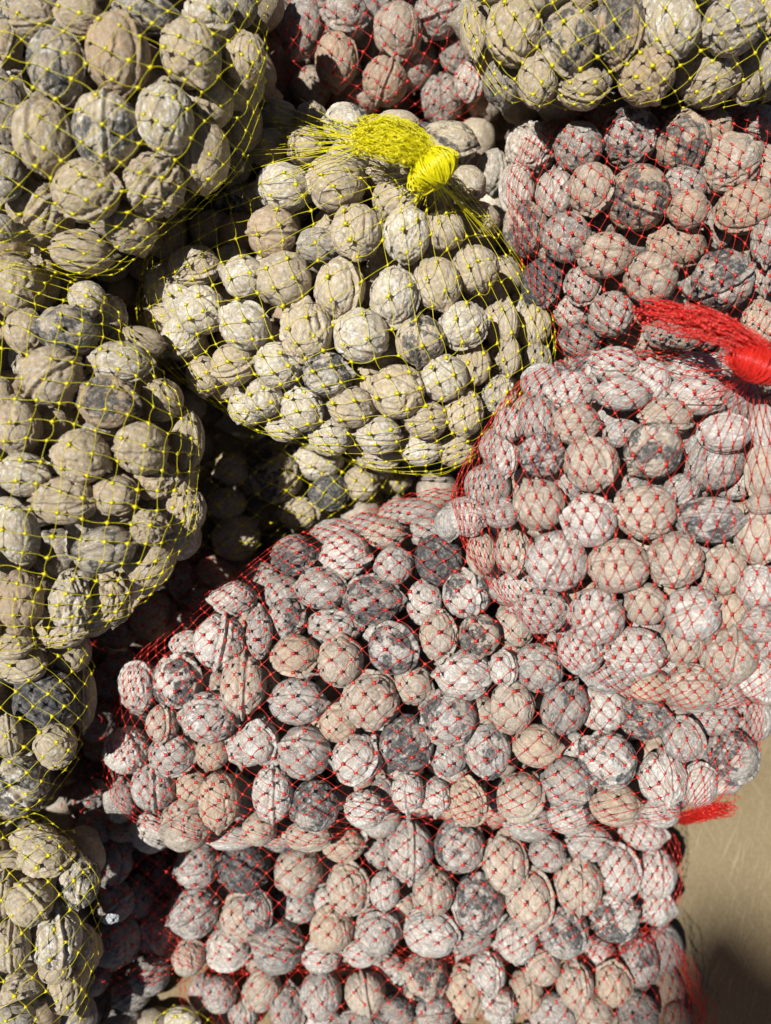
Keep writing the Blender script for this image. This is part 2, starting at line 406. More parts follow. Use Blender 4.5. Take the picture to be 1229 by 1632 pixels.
# ------------------------------------------------------------------ the nuts of the photograph, sack by sack
# x,y,rx,ry,tone+layer[,turn]; tones b tan, w pale, g grey, d dark grey (in sack N, shade put into the tone), o brown, k blue-black; s = dark patch, r = rough
CROPS = [
 ((0, 0), .34988, """
A 150,90,105,90,b0 20,200,60,90,b1 365,70,105,85,b0 665,60,145,85,gs0 950,80,110,115,w0,30 1090,40,60,60,d1 260,300,130,165,gs0
540,255,145,175,o0 870,250,135,155,b0,-20 1120,270,95,110,b0 1090,385,95,100,b1 30,500,80,130,d1 200,620,135,165,b0 485,590,150,175,ws0
755,535,125,160,w0 690,450,70,100,b1 950,470,85,90,b1 920,705,125,160,b1 1100,560,70,110,b2 395,870,155,135,b0 705,845,140,130,br0
180,980,155,145,b0 30,790,70,130,g1 600,1040,120,110,b1 380,1150,140,100,b1 190,800,50,50,b2 10,1040,60,60,g0 620,760,80,70,b2
E 760,1070,90,110,b2
"""),
 ((400, 0), .34988, """
B 235,130,95,125,g0,20 430,70,100,105,g0 520,90,60,85,g1 600,20,80,45,g1 670,145,110,125,b0 855,60,110,110,g0 390,275,95,120,o0 610,370,100,105,o0
530,190,60,90,d2 720,320,90,80,g1 165,340,95,125,o1 870,455,100,110,g0 490,450,75,50,b1 180,40,80,50,d1 780,300,80,90,d2 290,20,60,40,g2 940,240,70,90,d2 1000,370,75,95,w0
C 1020,140,60,130,b1
E 430,565,100,85,ws0 670,580,110,75,b0 890,660,140,105,bs0 460,700,90,80,w1 120,545,105,85,b1 75,670,90,75,b1 240,660,90,80,b1 280,550,60,60,b2
150,855,120,105,w0 385,835,125,125,b0 100,1060,120,110,o0 310,1120,110,80,g1 480,1060,115,130,b0 665,910,110,110,b0 710,1065,110,125,w0
885,1050,90,90,b0 990,840,80,80,b0 1030,1000,90,70,b1 1100,780,60,70,g1 850,900,60,60,b2 600,770,60,60,b2
"""),
 ((799, 0), .34988, """
C 60,140,130,160,b0 315,185,125,140,bs0 540,130,110,150,os0 790,125,115,130,w0 1050,120,140,125,g0,-20 165,370,90,115,b0 370,400,110,95,b0 660,350,130,120,o0
940,345,135,140,b0 1120,330,90,130,b1 1215,300,35,90,g0 345,20,60,30,o1 10,380,80,90,d1 1215,60,60,90,b0 450,330,50,80,d2
D 130,680,105,115,wr0 350,670,105,115,g0 495,515,85,70,b1 585,625,130,135,gs0 820,650,135,125,os0,20 800,500,70,50,b1 950,600,90,95,o1 1050,540,90,70,g1
1170,560,60,60,g1 1040,750,140,125,b0,-30 70,870,80,120,w0 245,880,90,110,w0 410,865,105,120,b0 620,905,140,150,os0 830,850,80,65,g1 850,955,90,85,o0
110,1040,105,120,bs0 295,1080,110,115,g0 1115,950,135,110,o0,-15 800,1120,140,100,o0 460,1020,70,60,b2 990,1030,50,80,g2 1200,1100,60,110,g0 1215,780,60,90,b1
"""),
 ((799, 400), .34988, """
D 185,145,95,115,k0 370,155,80,95,g0 475,20,125,100,b0 680,125,115,125,b0 1010,130,130,135,gs0 1190,80,50,100,g1 265,10,70,45,b1 320,280,65,60,w1
500,290,105,100,g0 355,410,95,80,ds0 640,410,100,60,b1 800,380,140,80,d1 1180,330,80,110,b0 920,400,60,40,d2 1080,440,80,50,d2 240,230,60,60,d2
E 140,340,85,105,b0 30,320,45,100,b0 40,480,50,90,b0 150,500,60,70,dr1 30,640,40,60,b1
H 180,600,90,90,g0 320,640,115,90,w0 520,520,115,85,w0 560,650,135,80,w0 680,600,70,80,w1 880,540,110,80,w1 890,660,150,90,w0 340,790,115,95,b0 750,760,130,90,b0
540,830,70,50,g1 690,910,125,130,bs0 1020,830,110,90,w0 960,950,140,140,g0 185,930,105,100,gs0 170,770,70,80,g1 40,790,60,60,w1 410,970,130,120,b0
1190,1000,80,130,b0 1080,680,70,70,d1 1190,800,60,110,w0 20,950,60,80,w0 820,1090,60,60,g2 600,1090,60,60,g2 320,1050,70,80,g2
"""),
 ((799, 800), .34988, """
H 170,10,120,115,b0 400,85,125,115,w0 655,45,145,125,b0 950,80,150,105,gs0 1180,10,60,50,b0 1170,160,105,125,b0 55,230,85,105,b0 250,270,140,140,w0,-20
530,290,140,125,b0 790,265,125,125,b0 1010,305,100,115,b1 1170,390,90,100,w0 180,495,120,105,g0 430,520,130,130,w0,-20 655,465,100,95,b1 865,510,130,120,w0
1045,500,65,80,o1 1180,560,90,80,g0 360,680,105,100,w0 605,685,135,115,w0 820,640,70,80,b1 1035,700,130,125,b0 870,840,120,105,b0 1170,800,100,100,w0
490,790,90,60,g1 680,840,80,55,o1 1020,870,60,50,g1 1200,650,40,60,g1 90,390,80,60,w1
I 60,560,90,110,b1 20,720,60,60,g1 170,755,110,110,g0 290,935,105,130,d0,20 460,930,115,110,w0 650,980,110,100,ds0 830,1080,95,105,g0 790,940,60,40,d1
970,990,90,55,g1 1100,975,60,65,g1 1180,990,60,100,g0 1040,1160,120,120,gs0 160,1110,105,95,o0 330,1110,50,50,w1
"""),
 ((400, 800), .34988, """
I 200,245,105,95,ds0 435,245,115,110,w0 390,140,85,50,g1 610,145,95,70,b0 530,100,60,40,g1 745,50,110,55,g1 810,140,100,70,g0 650,290,90,85,g0 860,265,120,110,ks0
985,415,115,110,ws0 320,395,115,95,g0 150,430,80,85,g1 165,535,95,95,gs0 555,445,135,110,ds0 380,570,120,85,g0 40,600,60,105,g0 790,460,70,90,w1 205,700,105,95,o0
405,725,100,110,b0 650,665,115,125,gs0 855,610,90,110,b0 1040,605,95,100,bs0 580,590,60,50,w1 215,910,130,105,g0 545,905,125,130,b0 740,830,90,90,b1
970,785,130,115,w0 1150,760,70,80,w0 900,985,120,130,gs0 1190,930,100,120,b0 395,1000,90,95,o1 1050,960,60,60,b1 240,1140,120,120,g0 485,1170,110,120,w0
710,1100,120,130,gs0 1080,1130,105,120,gs0 40,1090,90,100,w0 900,1150,70,80,g1
H 1050,235,70,100,b0 990,70,90,85,w0 1140,50,90,70,g0 900,100,50,60,g1
"""),
 ((0, 800), .34988, """
F 80,140,90,140,w0 480,215,145,105,gs0,-15 520,30,70,55,b1 680,115,85,80,br0 680,270,110,120,b1 95,450,100,135,o0 320,460,90,130,wr0 500,440,100,120,br0 60,640,90,80,b0 280,590,100,60,b1
L 100,740,115,90,b0 320,690,85,85,b1 210,900,150,140,ks0,-20 380,900,45,110,b1 40,1060,60,100,b0 250,1100,90,90,b0
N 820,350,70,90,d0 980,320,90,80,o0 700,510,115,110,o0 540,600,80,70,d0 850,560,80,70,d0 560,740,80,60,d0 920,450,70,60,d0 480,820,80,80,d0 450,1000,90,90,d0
I 1060,440,100,85,w0 1190,350,60,60,w1 1000,640,115,130,w0,15 810,820,110,130,ws0,10 630,840,90,120,w0 1180,600,50,100,g1 1110,830,105,140,b0 950,980,130,115,g0
860,650,60,50,w1 970,820,60,60,b1 740,1010,75,85,b0 790,1150,110,95,g0 1130,1110,120,90,w0 970,1140,60,60,o1 620,990,50,50,d1 1170,1010,50,40,w1 580,1130,106,106,w0
G 1080,160,110,105,b0 880,220,90,60,d1 1150,290,60,80,b1
"""),
 ((0, 1200), .34988, """
I 700,150,100,110,g0 550,210,70,100,g1 690,360,100,90,w0 850,320,120,120,b0 1000,220,95,130,o0 880,150,60,60,o1 1180,340,60,60,b1 1060,390,90,40,w1 560,350,60,40,b1
J 720,570,85,110,gs0 900,510,105,100,g0 1110,520,110,115,ks0 880,720,115,115,g0 1110,740,110,105,b0 720,790,110,120,b0 860,930,75,85,b0 1040,890,105,95,w0 1000,620,60,60,g1
M 210,470,115,100,b0 360,590,95,110,ws0 140,675,105,105,b0 50,880,90,115,b0 255,840,115,135,w0 80,1090,120,110,bs0 250,980,60,50,b1 30,510,70,50,b1 60,1210,90,60,g0 360,880,80,110,b1
400,480,60,70,b1 370,400,60,50,b1 160,400,90,60,b1 10,650,50,80,b1 300,1080,80,90,b1
L 80,150,130,140,ws0 250,20,80,55,b0
O 830,1215,80,55,w0
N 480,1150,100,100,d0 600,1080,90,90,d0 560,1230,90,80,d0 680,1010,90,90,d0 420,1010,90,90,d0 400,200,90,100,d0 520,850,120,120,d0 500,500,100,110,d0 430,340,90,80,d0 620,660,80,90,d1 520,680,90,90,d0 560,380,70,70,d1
K 1180,1090,80,80,b0 930,1090,60,70,g1 1050,1215,80,60,w0 1000,1100,75,80,g0 1110,1180,70,70,g0
"""),
 ((400, 1200), .34988, """
I 100,190,95,130,w0 290,240,115,110,gs0 520,255,95,85,w0 600,190,45,60,g1 715,180,75,90,w0 840,200,70,80,w0 910,60,60,60,w1 990,220,95,110,o0 30,360,40,50,b1 140,370,70,60,ds1 260,380,80,50,b1
J 420,420,95,75,o0 620,370,70,70,w1 720,440,110,140,g0 580,450,50,60,g1 950,420,110,130,gs0 215,540,105,115,b0 210,670,105,100,gs1 445,615,100,115,b0 610,630,70,85,w0 690,690,60,70,b1
830,630,95,105,b0 1035,690,115,140,gs0 370,800,100,100,o0 575,810,105,105,g0 815,815,130,105,w0 120,880,115,120,d0 30,720,70,100,gs0 320,920,90,75,w0 500,910,80,60,w0 340,680,40,60,w1
1150,840,80,100,w1 1010,830,70,60,d1 30,500,60,110,d1
K 60,1060,75,80,b0 320,1100,95,105,g0 170,1160,85,100,d0 520,1090,90,95,b0 610,980,100,70,w0 790,1020,100,100,bs0 680,1070,60,60,w1 970,1090,90,115,o0 1080,1000,80,90,w0
940,940,60,55,w1 660,1190,95,80,ds0 840,1190,90,80,g0 1130,1150,80,80,wr0 320,1210,70,50,w1 500,1215,70,40,d1 30,1180,60,60,ds1
"""),
 ((799, 1200), .34988, """
I 480,30,125,130,ws0 735,120,105,125,w0 900,145,80,110,w0 300,140,110,120,g0 90,200,110,110,b0 520,235,110,95,o0 130,320,110,80,g1 310,290,95,80,w0 720,260,70,60,w1
J 400,410,110,80,g0 650,370,100,70,w0 210,455,80,80,g0 15,500,100,125,b0 350,600,110,130,b0 535,540,100,115,w0 700,550,95,115,w0 130,665,110,135,b0 280,810,120,110,gs0 510,740,110,115,ws0
70,850,90,100,w0 700,690,80,80,w1 370,920,70,60,b1
K 190,970,80,80,b0 335,1050,85,100,b0 510,1050,85,100,o0 625,950,90,110,gs0 745,890,85,100,g0 750,1090,80,110,o0 110,1090,80,100,o0 240,1190,110,90,g0 420,1190,90,80,b0 620,1180,90,90,d0 800,1210,60,60,o0 430,910,80,60,w1
"""),
 ((400, 400), .34988, """
E 150,130,130,120,b0 405,175,115,130,b0 655,210,110,125,w0 850,155,110,125,b0,-20 1020,85,110,110,b0 255,365,120,135,b0 500,385,120,130,w0 770,410,115,110,bs0 970,340,105,110,w0
1140,330,85,110,b0 120,520,105,105,w0 350,565,110,100,gs0 600,470,80,70,b2 670,640,125,120,b0 880,580,105,110,w0 1010,520,70,80,b1 1140,490,90,85,br0 1130,655,75,85,gr0 60,670,85,90,w0
235,720,100,100,w0 460,710,105,95,b0 530,600,60,70,b1 365,845,95,90,w0 580,840,105,90,w0 800,770,100,90,b0 970,740,90,110,b0 770,900,75,60,w1 930,900,80,70,b1 150,810,80,60,w0 1210,300,40,80,w1
600,930,70,60,b2
G 300,960,110,85,w0 120,1030,115,120,bs0 360,1100,90,80,ks0 500,1060,80,80,b0 215,1195,95,75,b0 650,1040,60,50,b1 100,890,50,40,d1
"""),
 ((0, 400), .34988, """
E 890,70,120,95,b0 1110,120,100,100,w0 740,160,60,80,w1 820,220,60,90,w1 915,270,115,110,w0 740,310,70,60,b1 835,395,95,100,w0 1115,340,110,115,w0 1060,520,95,100,b0 930,570,75,85,b0
1130,710,90,90,w1 1020,630,60,40,b1
F 70,160,125,135,b0 190,140,70,110,b1 400,220,85,80,w0 310,365,130,110,gs0 490,310,70,90,w1 115,370,70,80,b1 550,510,135,100,w0 240,570,130,140,b0 495,690,145,120,os0 735,680,90,90,b1
620,420,100,60,b1 645,900,120,125,b0 375,935,130,120,b0 75,800,110,130,b0 230,780,90,80,b1 850,870,80,140,b1 700,1040,100,90,br0 110,1020,120,100,w0 300,1135,150,112,b0 520,1110,90,80,b1
850,1180,85,110,br0 10,660,40,60,b1 450,840,60,60,g1 30,1170,60,40,w1
G 1060,990,80,80,b0 1030,1150,90,70,b0
"""),
]
nuts = []
for (ox, oy), s, txt in CROPS:
    sack = None
    for tok in txt.split():
        if len(tok) == 1:
            sack = tok
            continue
        f = tok.split(',')
        x, y, rx, ry = (float(q) for q in f[:4])
        nuts.append(dict(sack=sack, u=ox + x * s, v=oy + y * s, a=rx * s, b=ry * s, tone=f[4][0], patch='s' in f[4], rough='r' in f[4],
                         layer=int(f[4][-1]), rot=float(f[5]) if len(f) > 5 else 0.0, listed=True))
for n in nuts:
    n['S'] = S[n['sack']]
    n['rpx'] = math.sqrt(n['a'] * n['b'])
MEAN = {k: float(np.mean([n['rpx'] for n in nuts if n['sack'] == k and n['layer'] == 0])) for k in SACKS}
for n in nuts:
    # partly hidden nuts are listed by what shows of them; let them reach on under their neighbours
    if n['layer'] and n['rpx'] < .88 * MEAN[n['sack']]:
        g = min(1.3, .88 * MEAN[n['sack']] / n['rpx'])
        n['a'] *= g
        n['b'] *= g
        n['rpx'] *= g

# filler nuts inside the sacks, below the ones that show
for key in ORDER:
    sk = S[key]
    own = [n for n in nuts if n['sack'] == key]
    mean = np.mean([n['rpx'] for n in own if n['layer'] == 0])
    us, vs = [p[0] for p in sk.poly], [p[1] for p in sk.poly]
    for lay, step, off in ((3, 1.7, .046), (4, 1.8, .066), (5, 1.9, .09)):
        st = mean * step
        y = min(vs)
        row = 0
        while y < max(vs):
            x = min(us) + (row % 2) * st / 2
            while x < max(us):
                u, v = x + rng.uniform(-.22, .22) * st, y + rng.uniform(-.22, .22) * st
                q = float(sk.rho(u, v))
                inframe = -20 < u < 1250 and -20 < v < 1650
                l = lay if inframe or lay > 3 else 0
                if q < (.93 if lay < 5 else .8):
                    o = off if l else 0.0
                    nuts.append(dict(sack=key, u=u, v=v, a=mean * rng.uniform(.86, 1.08), b=mean * rng.uniform(.86, 1.08), tone=rng.choice(list('bwgo')),
                                     patch=rng.random() < .1, rough=False, layer=max(l, 3), rot=0.0, listed=False, S=sk, off=o))
                    nuts[-1]['rpx'] = math.sqrt(nuts[-1]['a'] * nuts[-1]['b'])
                x += st
            y += st * .87
            row += 1

# the bottom of the heap, seen only as darkness between the sacks
for v in np.arange(-160, 1740, 62):
    for u in np.arange(-160, 1060 if v > 1250 else 1300, 66):
        uu, vv = u + rng.uniform(-16, 16), v + rng.uniform(-16, 16)
        q = min((float(S[k].rho(uu, vv)), k) for k in ORDER)
        if q[0] > .72 and not (uu > 960 and vv > 1120):
            for dd in ((.66, .70, .745) if q[0] > .97 else (.70, .745)):
                nuts.append(dict(sack=q[1], u=uu + (dd > .72) * 30, v=vv, a=34.0, b=32.0, tone='b', patch=False, rough=False, layer=4, rot=0.0, listed=False, S=S[q[1]], rpx=33.0, base=dd))

for n in nuts:
    dm = float(n['S'].dome(n['u'], n['v']))
    r = n['rpx'] * dm / FPX
    rm = MEAN[n['sack']] * dm / FPX
    n['d'] = (dm + r if n['layer'] == 0 else dm + max(r, rm * .9) + rm * (0, .74, 1.3)[n['layer']]) if n['listed'] else dm + r + n.get('off', 0)
    n['d'] = max(n.get('base', 0), n['d'])
nuts.sort(key=lambda n: (not n['listed'], n['d']))
pos = np.zeros((len(nuts), 3))
rad = np.zeros(len(nuts))
kept = []
for n in nuts:
    d = n['d']
    ok = False
    for _ in range(90):
        c = P(n['u'], n['v'], d)
        r = n['rpx'] * d / FPX
        k = len(kept)
        if c[2] < r * .9 and n['v'] < 1450 and not n['listed']:
            break
        if k == 0:
            ok = True
            break
        dist = np.linalg.norm(pos[:k] - c, axis=1)
        tol = .86 if n['listed'] else .84
        if (dist >= tol * (rad[:k] + r)).all():
            ok = True
            break
        d += .003
    if not n['listed'] and (not ok or c[2] < r * .7):
        continue
    n['d'], n['pos'], n['r'] = d, c, r
    pos[len(kept)], rad[len(kept)] = c, r
    kept.append(n)
nuts = kept
print('nuts listed', sum(n['listed'] for n in nuts), 'filler', sum(not n['listed'] for n in nuts))

# ------------------------------------------------------------------ walnut shells
def ico(sub):
    bm = bmesh.new()
    bmesh.ops.create_icosphere(bm, subdivisions=sub, radius=1)
    v = np.array([x.co[:] for x in bm.verts])
    f = np.array([[q.index for q in x.verts] for x in bm.faces])
    bm.free()
    return v, f


def shell(v, seed, rough=0.0):
    r_ = np.random.default_rng(seed)
    off = r_.uniform(0, 200, 3)
    x, y, z = v.T
    lon = np.hypot(x, y)
    r = np.ones(len(v))
    ang = np.arccos(np.clip(z, -1, 1))
    r += .085 * np.exp(-(ang / .20) ** 2) + .03 * np.exp(-((math.pi - ang) / .25) ** 2)
    r -= .05 * np.exp(-((ang - .55) / .3) ** 2)
    # seam: a raised ring with a sunken band on either side
    wob = y + .05 * noise3(v * 2.2 + off)
    amp = r_.uniform(.05, .10)
    r += amp * np.exp(-(wob / .06) ** 2) - .75 * amp * np.exp(-((np.abs(wob) - .155) / .07) ** 2)
    r += .045 * noise3(v * 1.5 + off + 7)
    lo = v * np.array([1, 1, .42])
    warp = np.stack([noise3(v * 2 + off + k * 31) for k in range(3)], 1) * .18
    n1 = noise3((lo + warp) * 3.6 + off)
    n2 = noise3((lo + warp) * 7.5 + off + 50)
    n3 = noise3((v + warp) * 15 + off + 90)
    n4 = noise3(v * 6 + off + 20)
    k = .86 + rough
    r += k * (.020 - .040 * np.abs(n1) + .035 * n1 - .10 * n1 * n1)
    crease = np.clip(1 - np.abs(n2) / .13, 0, 1)
    r -= k * .030 * crease * np.clip(.55 + n4, 0, 1)
    r += k * .014 * n3 + k * .016 * n4
    r -= .028 * np.clip(noise3(v * 2.6 + off + 140) - .28, 0, 1) * (1 + 2 * rough)
    if rough:
        r += .09 * np.clip(noise3(v * 3.3 + off + 170), -.4, .5) * rough
    out = v * r[:, None]
    out[:, 2] *= 1.04
    out *= 1.0 / np.mean(np.linalg.norm(out, axis=1))
    return out


def mesh_from(name, v, f, mat, smooth=True):
    me = bpy.data.meshes.new(name)
    f = np.asarray(f)
    me.vertices.add(len(v))
    me.vertices.foreach_set('co', np.asarray(v, np.float32).ravel())
    n = f.shape[1]
    me.loops.add(f.size)
    me.loops.foreach_set('vertex_index', f.astype(np.int32).ravel())
    me.polygons.add(len(f))
    me.polygons.foreach_set('loop_start', np.arange(0, f.size, n, dtype=np.int32))
    me.update(calc_edges=True)
    if smooth:
        me.polygons.foreach_set('use_smooth', np.ones(len(f), bool))
    me.materials.append(mat)
    me.validate()
    return me


def set_attr(me, name, arr):
    at = me.attributes.new(name, 'FLOAT_VECTOR', 'POINT')
    at.data.foreach_set('vector', np.asarray(arr, np.float32).ravel())


NV = 14
v6, f6 = ico(6)
VAR = []
for k in range(NV):
    o = shell(v6, 100 + k, 1.0 if k >= NV - 2 else (.2 if k % 3 == 0 else -.15))
    me = mesh_from('walnut_shell', o, f6, MAT_SHELL)
    set_attr(me, 'shell_co', v6)
    VAR.append(me)
v5, f5 = ico(5)
LOW = [(shell(v5, 100 + k), v5, f5) for k in range(6)]
v4, f4 = ico(4)
v3, f3 = ico(3)
LOWEST = [(shell(v3, 140 + k), v3, f3) for k in range(4)]
LOWER = [(shell(v4, 120 + k), v4, f4) for k in range(5)]

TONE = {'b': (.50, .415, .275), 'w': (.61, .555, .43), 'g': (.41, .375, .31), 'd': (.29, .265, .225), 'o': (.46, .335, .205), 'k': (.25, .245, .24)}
TONE_R = {'b': (.49, .42, .335), 'w': (.59, .578, .55), 'g': (.42, .415, .405), 'd': (.31, .31, .305), 'o': (.50, .385, .275), 'k': (.26, .26, .265)}


def look(n):
    T_ = TONE if S[n['sack']].colr == 'y' else TONE_R
    base = (np.array(T_[n['tone']]) * .8 + np.array(T_['b']) * .1 + np.array(T_['g']) * .1) * rng.uniform(.92, 1.1) * {'E': 1.12, 'A': .84, 'F': .84, 'C': .86, 'L': .88, 'M': .88, 'B': .85, 'D': .90, 'H': 1.03}.get(n['sack'], 1.0)
    base = base * np.array({'D': (1.0, .92, .85), 'B': (1.0, .9, .82), 'A': (1.0, .955, .86), 'F': (1.0, .96, .88), 'C': (1.0, .96, .87)}.get(n['sack'], (1, 1, 1)))
    red = S[n['sack']].colr == 'r'
    if n['sack'] == 'E':
        n['calm'] = True
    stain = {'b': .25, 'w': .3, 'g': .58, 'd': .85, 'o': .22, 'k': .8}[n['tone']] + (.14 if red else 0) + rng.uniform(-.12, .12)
    patch = .72 if n['patch'] else rng.uniform(0, .22)
    if n['tone'] == 'k':
        patch = rng.uniform(.92, 1.02)
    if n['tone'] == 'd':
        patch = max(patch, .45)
    chalk = {'b': .35, 'w': .75, 'g': .5, 'd': .25, 'o': .2, 'k': .2}[n['tone']]
    return base, (stain, patch, chalk), rng.uniform(-40, 40, 3)


RAYV = (FWD + RT * 0)


def pose(n):
    """rotation and scale of a nut: its length lies along the longer side seen in the photo"""
    a, b = n['a'], n['b']
    phi = -math.radians(n['rot'])
    s = n['d'] / FPX
    if max(a, b) / min(a, b) < 1.10:
        q = Quaternion(rng.normal(size=4)).normalized()
        if n['rough'] and False:
            q = Quaternion()
        m = math.sqrt(a * b) * s
        return q.to_matrix(), Vector((m, m, m))
    if b > a:
        phi += math.pi / 2
    lng, sht = max(a, b), min(a, b)
    axis = RT * math.cos(phi) + UP * math.sin(phi)
    if rng.random() < .5:
        axis = -axis
    axis = axis + FWD * rng.uniform(-.35, .35)
    q = Vector(axis).normalized().to_track_quat('Z', 'Y')
    q = q @ Quaternion((0, 0, 1), rng.uniform(0, 2 * math.pi))
    return q.to_matrix(), Vector((sht * s, sht * s, lng * s * .985))


# ---------------- rows, for wording
ORD = ['', 'first', 'second', 'third', 'fourth', 'fifth', 'sixth', 'seventh', 'eighth', 'ninth', 'tenth', 'eleventh', 'twelfth', 'thirteenth', 'fourteenth', 'fifteenth', 'sixteenth', 'seventeenth', 'eighteenth']
for key in ORDER:
    own = sorted((n for n in nuts if n['listed'] and n['sack'] == key and n['layer'] < 2), key=lambda n: n['v'])
    rows, start = [], None
    for n in own:
        if start is None or n['v'] - start > 1.35 * n['rpx']:
            rows.append([])
            start = n['v']
        rows[-1].append(n)
    for i, r in enumerate(rows):
        r.sort(key=lambda n: n['u'])
        for j, n in enumerate(r):
            n['row'], n['nrows'], n['idx'], n['nidx'] = i + 1, len(rows), j + 1, len(r)
WORD = {'b': 'tan', 'w': 'pale', 'g': 'grey', 'd': 'dark grey', 'o': 'brown', 'k': 'blue-black'}


def wording(n):
    t = WORD[n['tone']] + (' rough' if n['rough'] else '') + ' walnut'
    if n['patch'] and n['tone'] not in 'dk':
        t = 'dark-stained ' + t
    row = 'top' if n['row'] == 1 else 'bottom' if n['row'] == n['nrows'] else ORD[n['row']]
    if n['nidx'] == 1:
        where = f"alone in the {row} row"
    elif n['idx'] == 1:
        where = f"leftmost in {row} row"
    elif n['idx'] == n['nidx']:
        where = f"rightmost in {row} row"
    else:
        where = f"{ORD[n['idx']]} from left in {row} row"
    return f"{t}, {where} of {NAMES[n['sack']]}"


cand = [n for n in nuts if n['listed'] and n['layer'] < 2 and n['sack'] not in 'NO' and n['u'] > 4]
cand.sort(key=lambda n: (n['layer'], -n['rpx']))
things = cand[:298]
ids = set(id(n) for n in things)
proto = None
for n in things:
    k = int(rng.integers(0, NV - 2)) if not n['rough'] else NV - 1 - int(rng.integers(0, 2))
    if proto is None:
        o = proto = bpy.data.objects.new('walnut', VAR[k])
    else:
        o = proto.copy()
        o.data = VAR[k]
    R, scl = pose(n)
    o.matrix_world = Matrix.Translation(Vector(n['pos'])) @ R.to_4x4() @ Matrix.Diagonal((*scl, 1))
    base, wear, seed = look(n)
    o['shell_color'] = [float(x) for x in base]
    o['shell_wear'] = [float(x) for x in wear]
    o['shell_seed'] = [float(x) for x in seed]
    o['label'] = wording(n)
    o['category'] = 'walnut'
    o['group'] = 'walnuts in the net sacks'
    col.objects.link(o)

VV, FF, CO, CC, WW, SS, base_i = [], [], [], [], [], [], 0
for n in nuts:
    if id(n) in ids:
        continue
    vs, co, f = LOW[int(rng.integers(0, len(LOW)))] if n['listed'] else LOWER[int(rng.integers(0, len(LOWER)))] if n['layer'] == 3 else LOWEST[int(rng.integers(0, len(LOWEST)))]
    R, scl = pose(n)
    A = np.array(R) * np.array(scl)[None, :]
    VV.append(vs @ A.T + n['pos'])
    FF.append(f + base_i)
    base_i += len(vs)
    c, w, s = look(n)
    CO.append(co)
    CC.append(np.tile(c, (len(vs), 1)))
    WW.append(np.tile(w, (len(vs), 1)))
    SS.append(np.tile(s, (len(vs), 1)))
me = mesh_from('walnut_heap', np.concatenate(VV), np.concatenate(FF), MAT_HEAP)
for nm, arr in (('shell_co', CO), ('shell_color', CC), ('shell_wear', WW), ('shell_seed', SS)):
    set_attr(me, nm, np.concatenate(arr))
o = bpy.data.objects.new('walnut_heap', me)
o['kind'] = 'stuff'
o['label'] = 'smaller and deeper walnuts filling the net sacks behind the front ones'
o['category'] = 'walnuts'
col.objects.link(o)


# ------------------------------------------------------------------ nets
class Tubes:
    def __init__(s):
        s.v, s.f, s.n = [], [], 0

    def add(s, pts, rad, sides=4, flat=1.0):
        """pts (m, k, 3): m polylines of k points; rad (k,) or scalar"""
        pts = np.asarray(pts, float)
        m, k, _ = pts.shape
        if m == 0:
            return
        rad = np.broadcast_to(np.asarray(rad, float), (k,)) if np.ndim(rad) < 2 else rad
        t = np.gradient(pts, axis=1)
        t /= np.linalg.norm(t, axis=2, keepdims=True) + 1e-12
        ref = np.broadcast_to(-FWD, t.shape)
        e1 = np.cross(t, ref)
        ln = np.linalg.norm(e1, axis=2, keepdims=True)
        e1 = np.where(ln > 1e-3, e1 / (ln + 1e-12), np.broadcast_to(RT, t.shape))
        e2 = np.cross(e1, t)
        ring = []
        for j in range(sides):
            a = 2 * math.pi * j / sides
            rr = rad[None, :, None] if rad.ndim == 1 else rad[:, :, None]
            ring.append(pts + rr * (math.cos(a) * e1 + flat * math.sin(a) * e2))
        V = np.stack(ring, 2)                      # m,k,sides,3
        s.v.append(V.reshape(-1, 3))
        idx = np.arange(m * k * sides).reshape(m, k, sides) + s.n
        a = idx[:, :-1, :]
        b = np.roll(idx, -1, 2)[:, :-1, :]
        c = np.roll(idx, -1, 2)[:, 1:, :]
        d = idx[:, 1:, :]
        s.f.append(np.stack([a, b, c, d], -1).reshape(-1, 4))
        s.n += m * k * sides

    def mesh(s, name, mat):
        return mesh_from(name, np.concatenate(s.v), np.concatenate(s.f), mat)


def knots_mesh(name, pts, d1, d2, size, mat):
    """small flat pulled-out lumps where two strands are joined: pts (m,3), strand directions d1, d2"""
    m = len(pts)
    nrm = np.cross(d1, d2)
    nrm /= np.linalg.norm(nrm, axis=1, keepdims=True) + 1e-12
    flip = (nrm @ (-FWD)) < 0
    nrm[flip] *= -1
    ring = [d1 * 1.15, (d1 + d2) * .50, d2 * 1.15, (d2 - d1) * .50, -d1 * 1.15, -(d1 + d2) * .50, -d2 * 1.15, (d1 - d2) * .50]
    vs = [pts + r * size[:, None] for r in ring] + [pts + nrm * size[:, None] * .55, pts - nrm * size[:, None] * .55]
    V = np.stack(vs, 1).reshape(-1, 3)
    tri = []
    for j in range(8):
        tri.append((j, (j + 1) % 8, 8))
        tri.append(((j + 1) % 8, j, 9))
    F = (np.arange(m)[:, None, None] * 10 + np.array(tri)[None]).reshape(-1, 3)
    return mesh_from(name, V, F, mat)


GRID = 5.0
fronts = {}


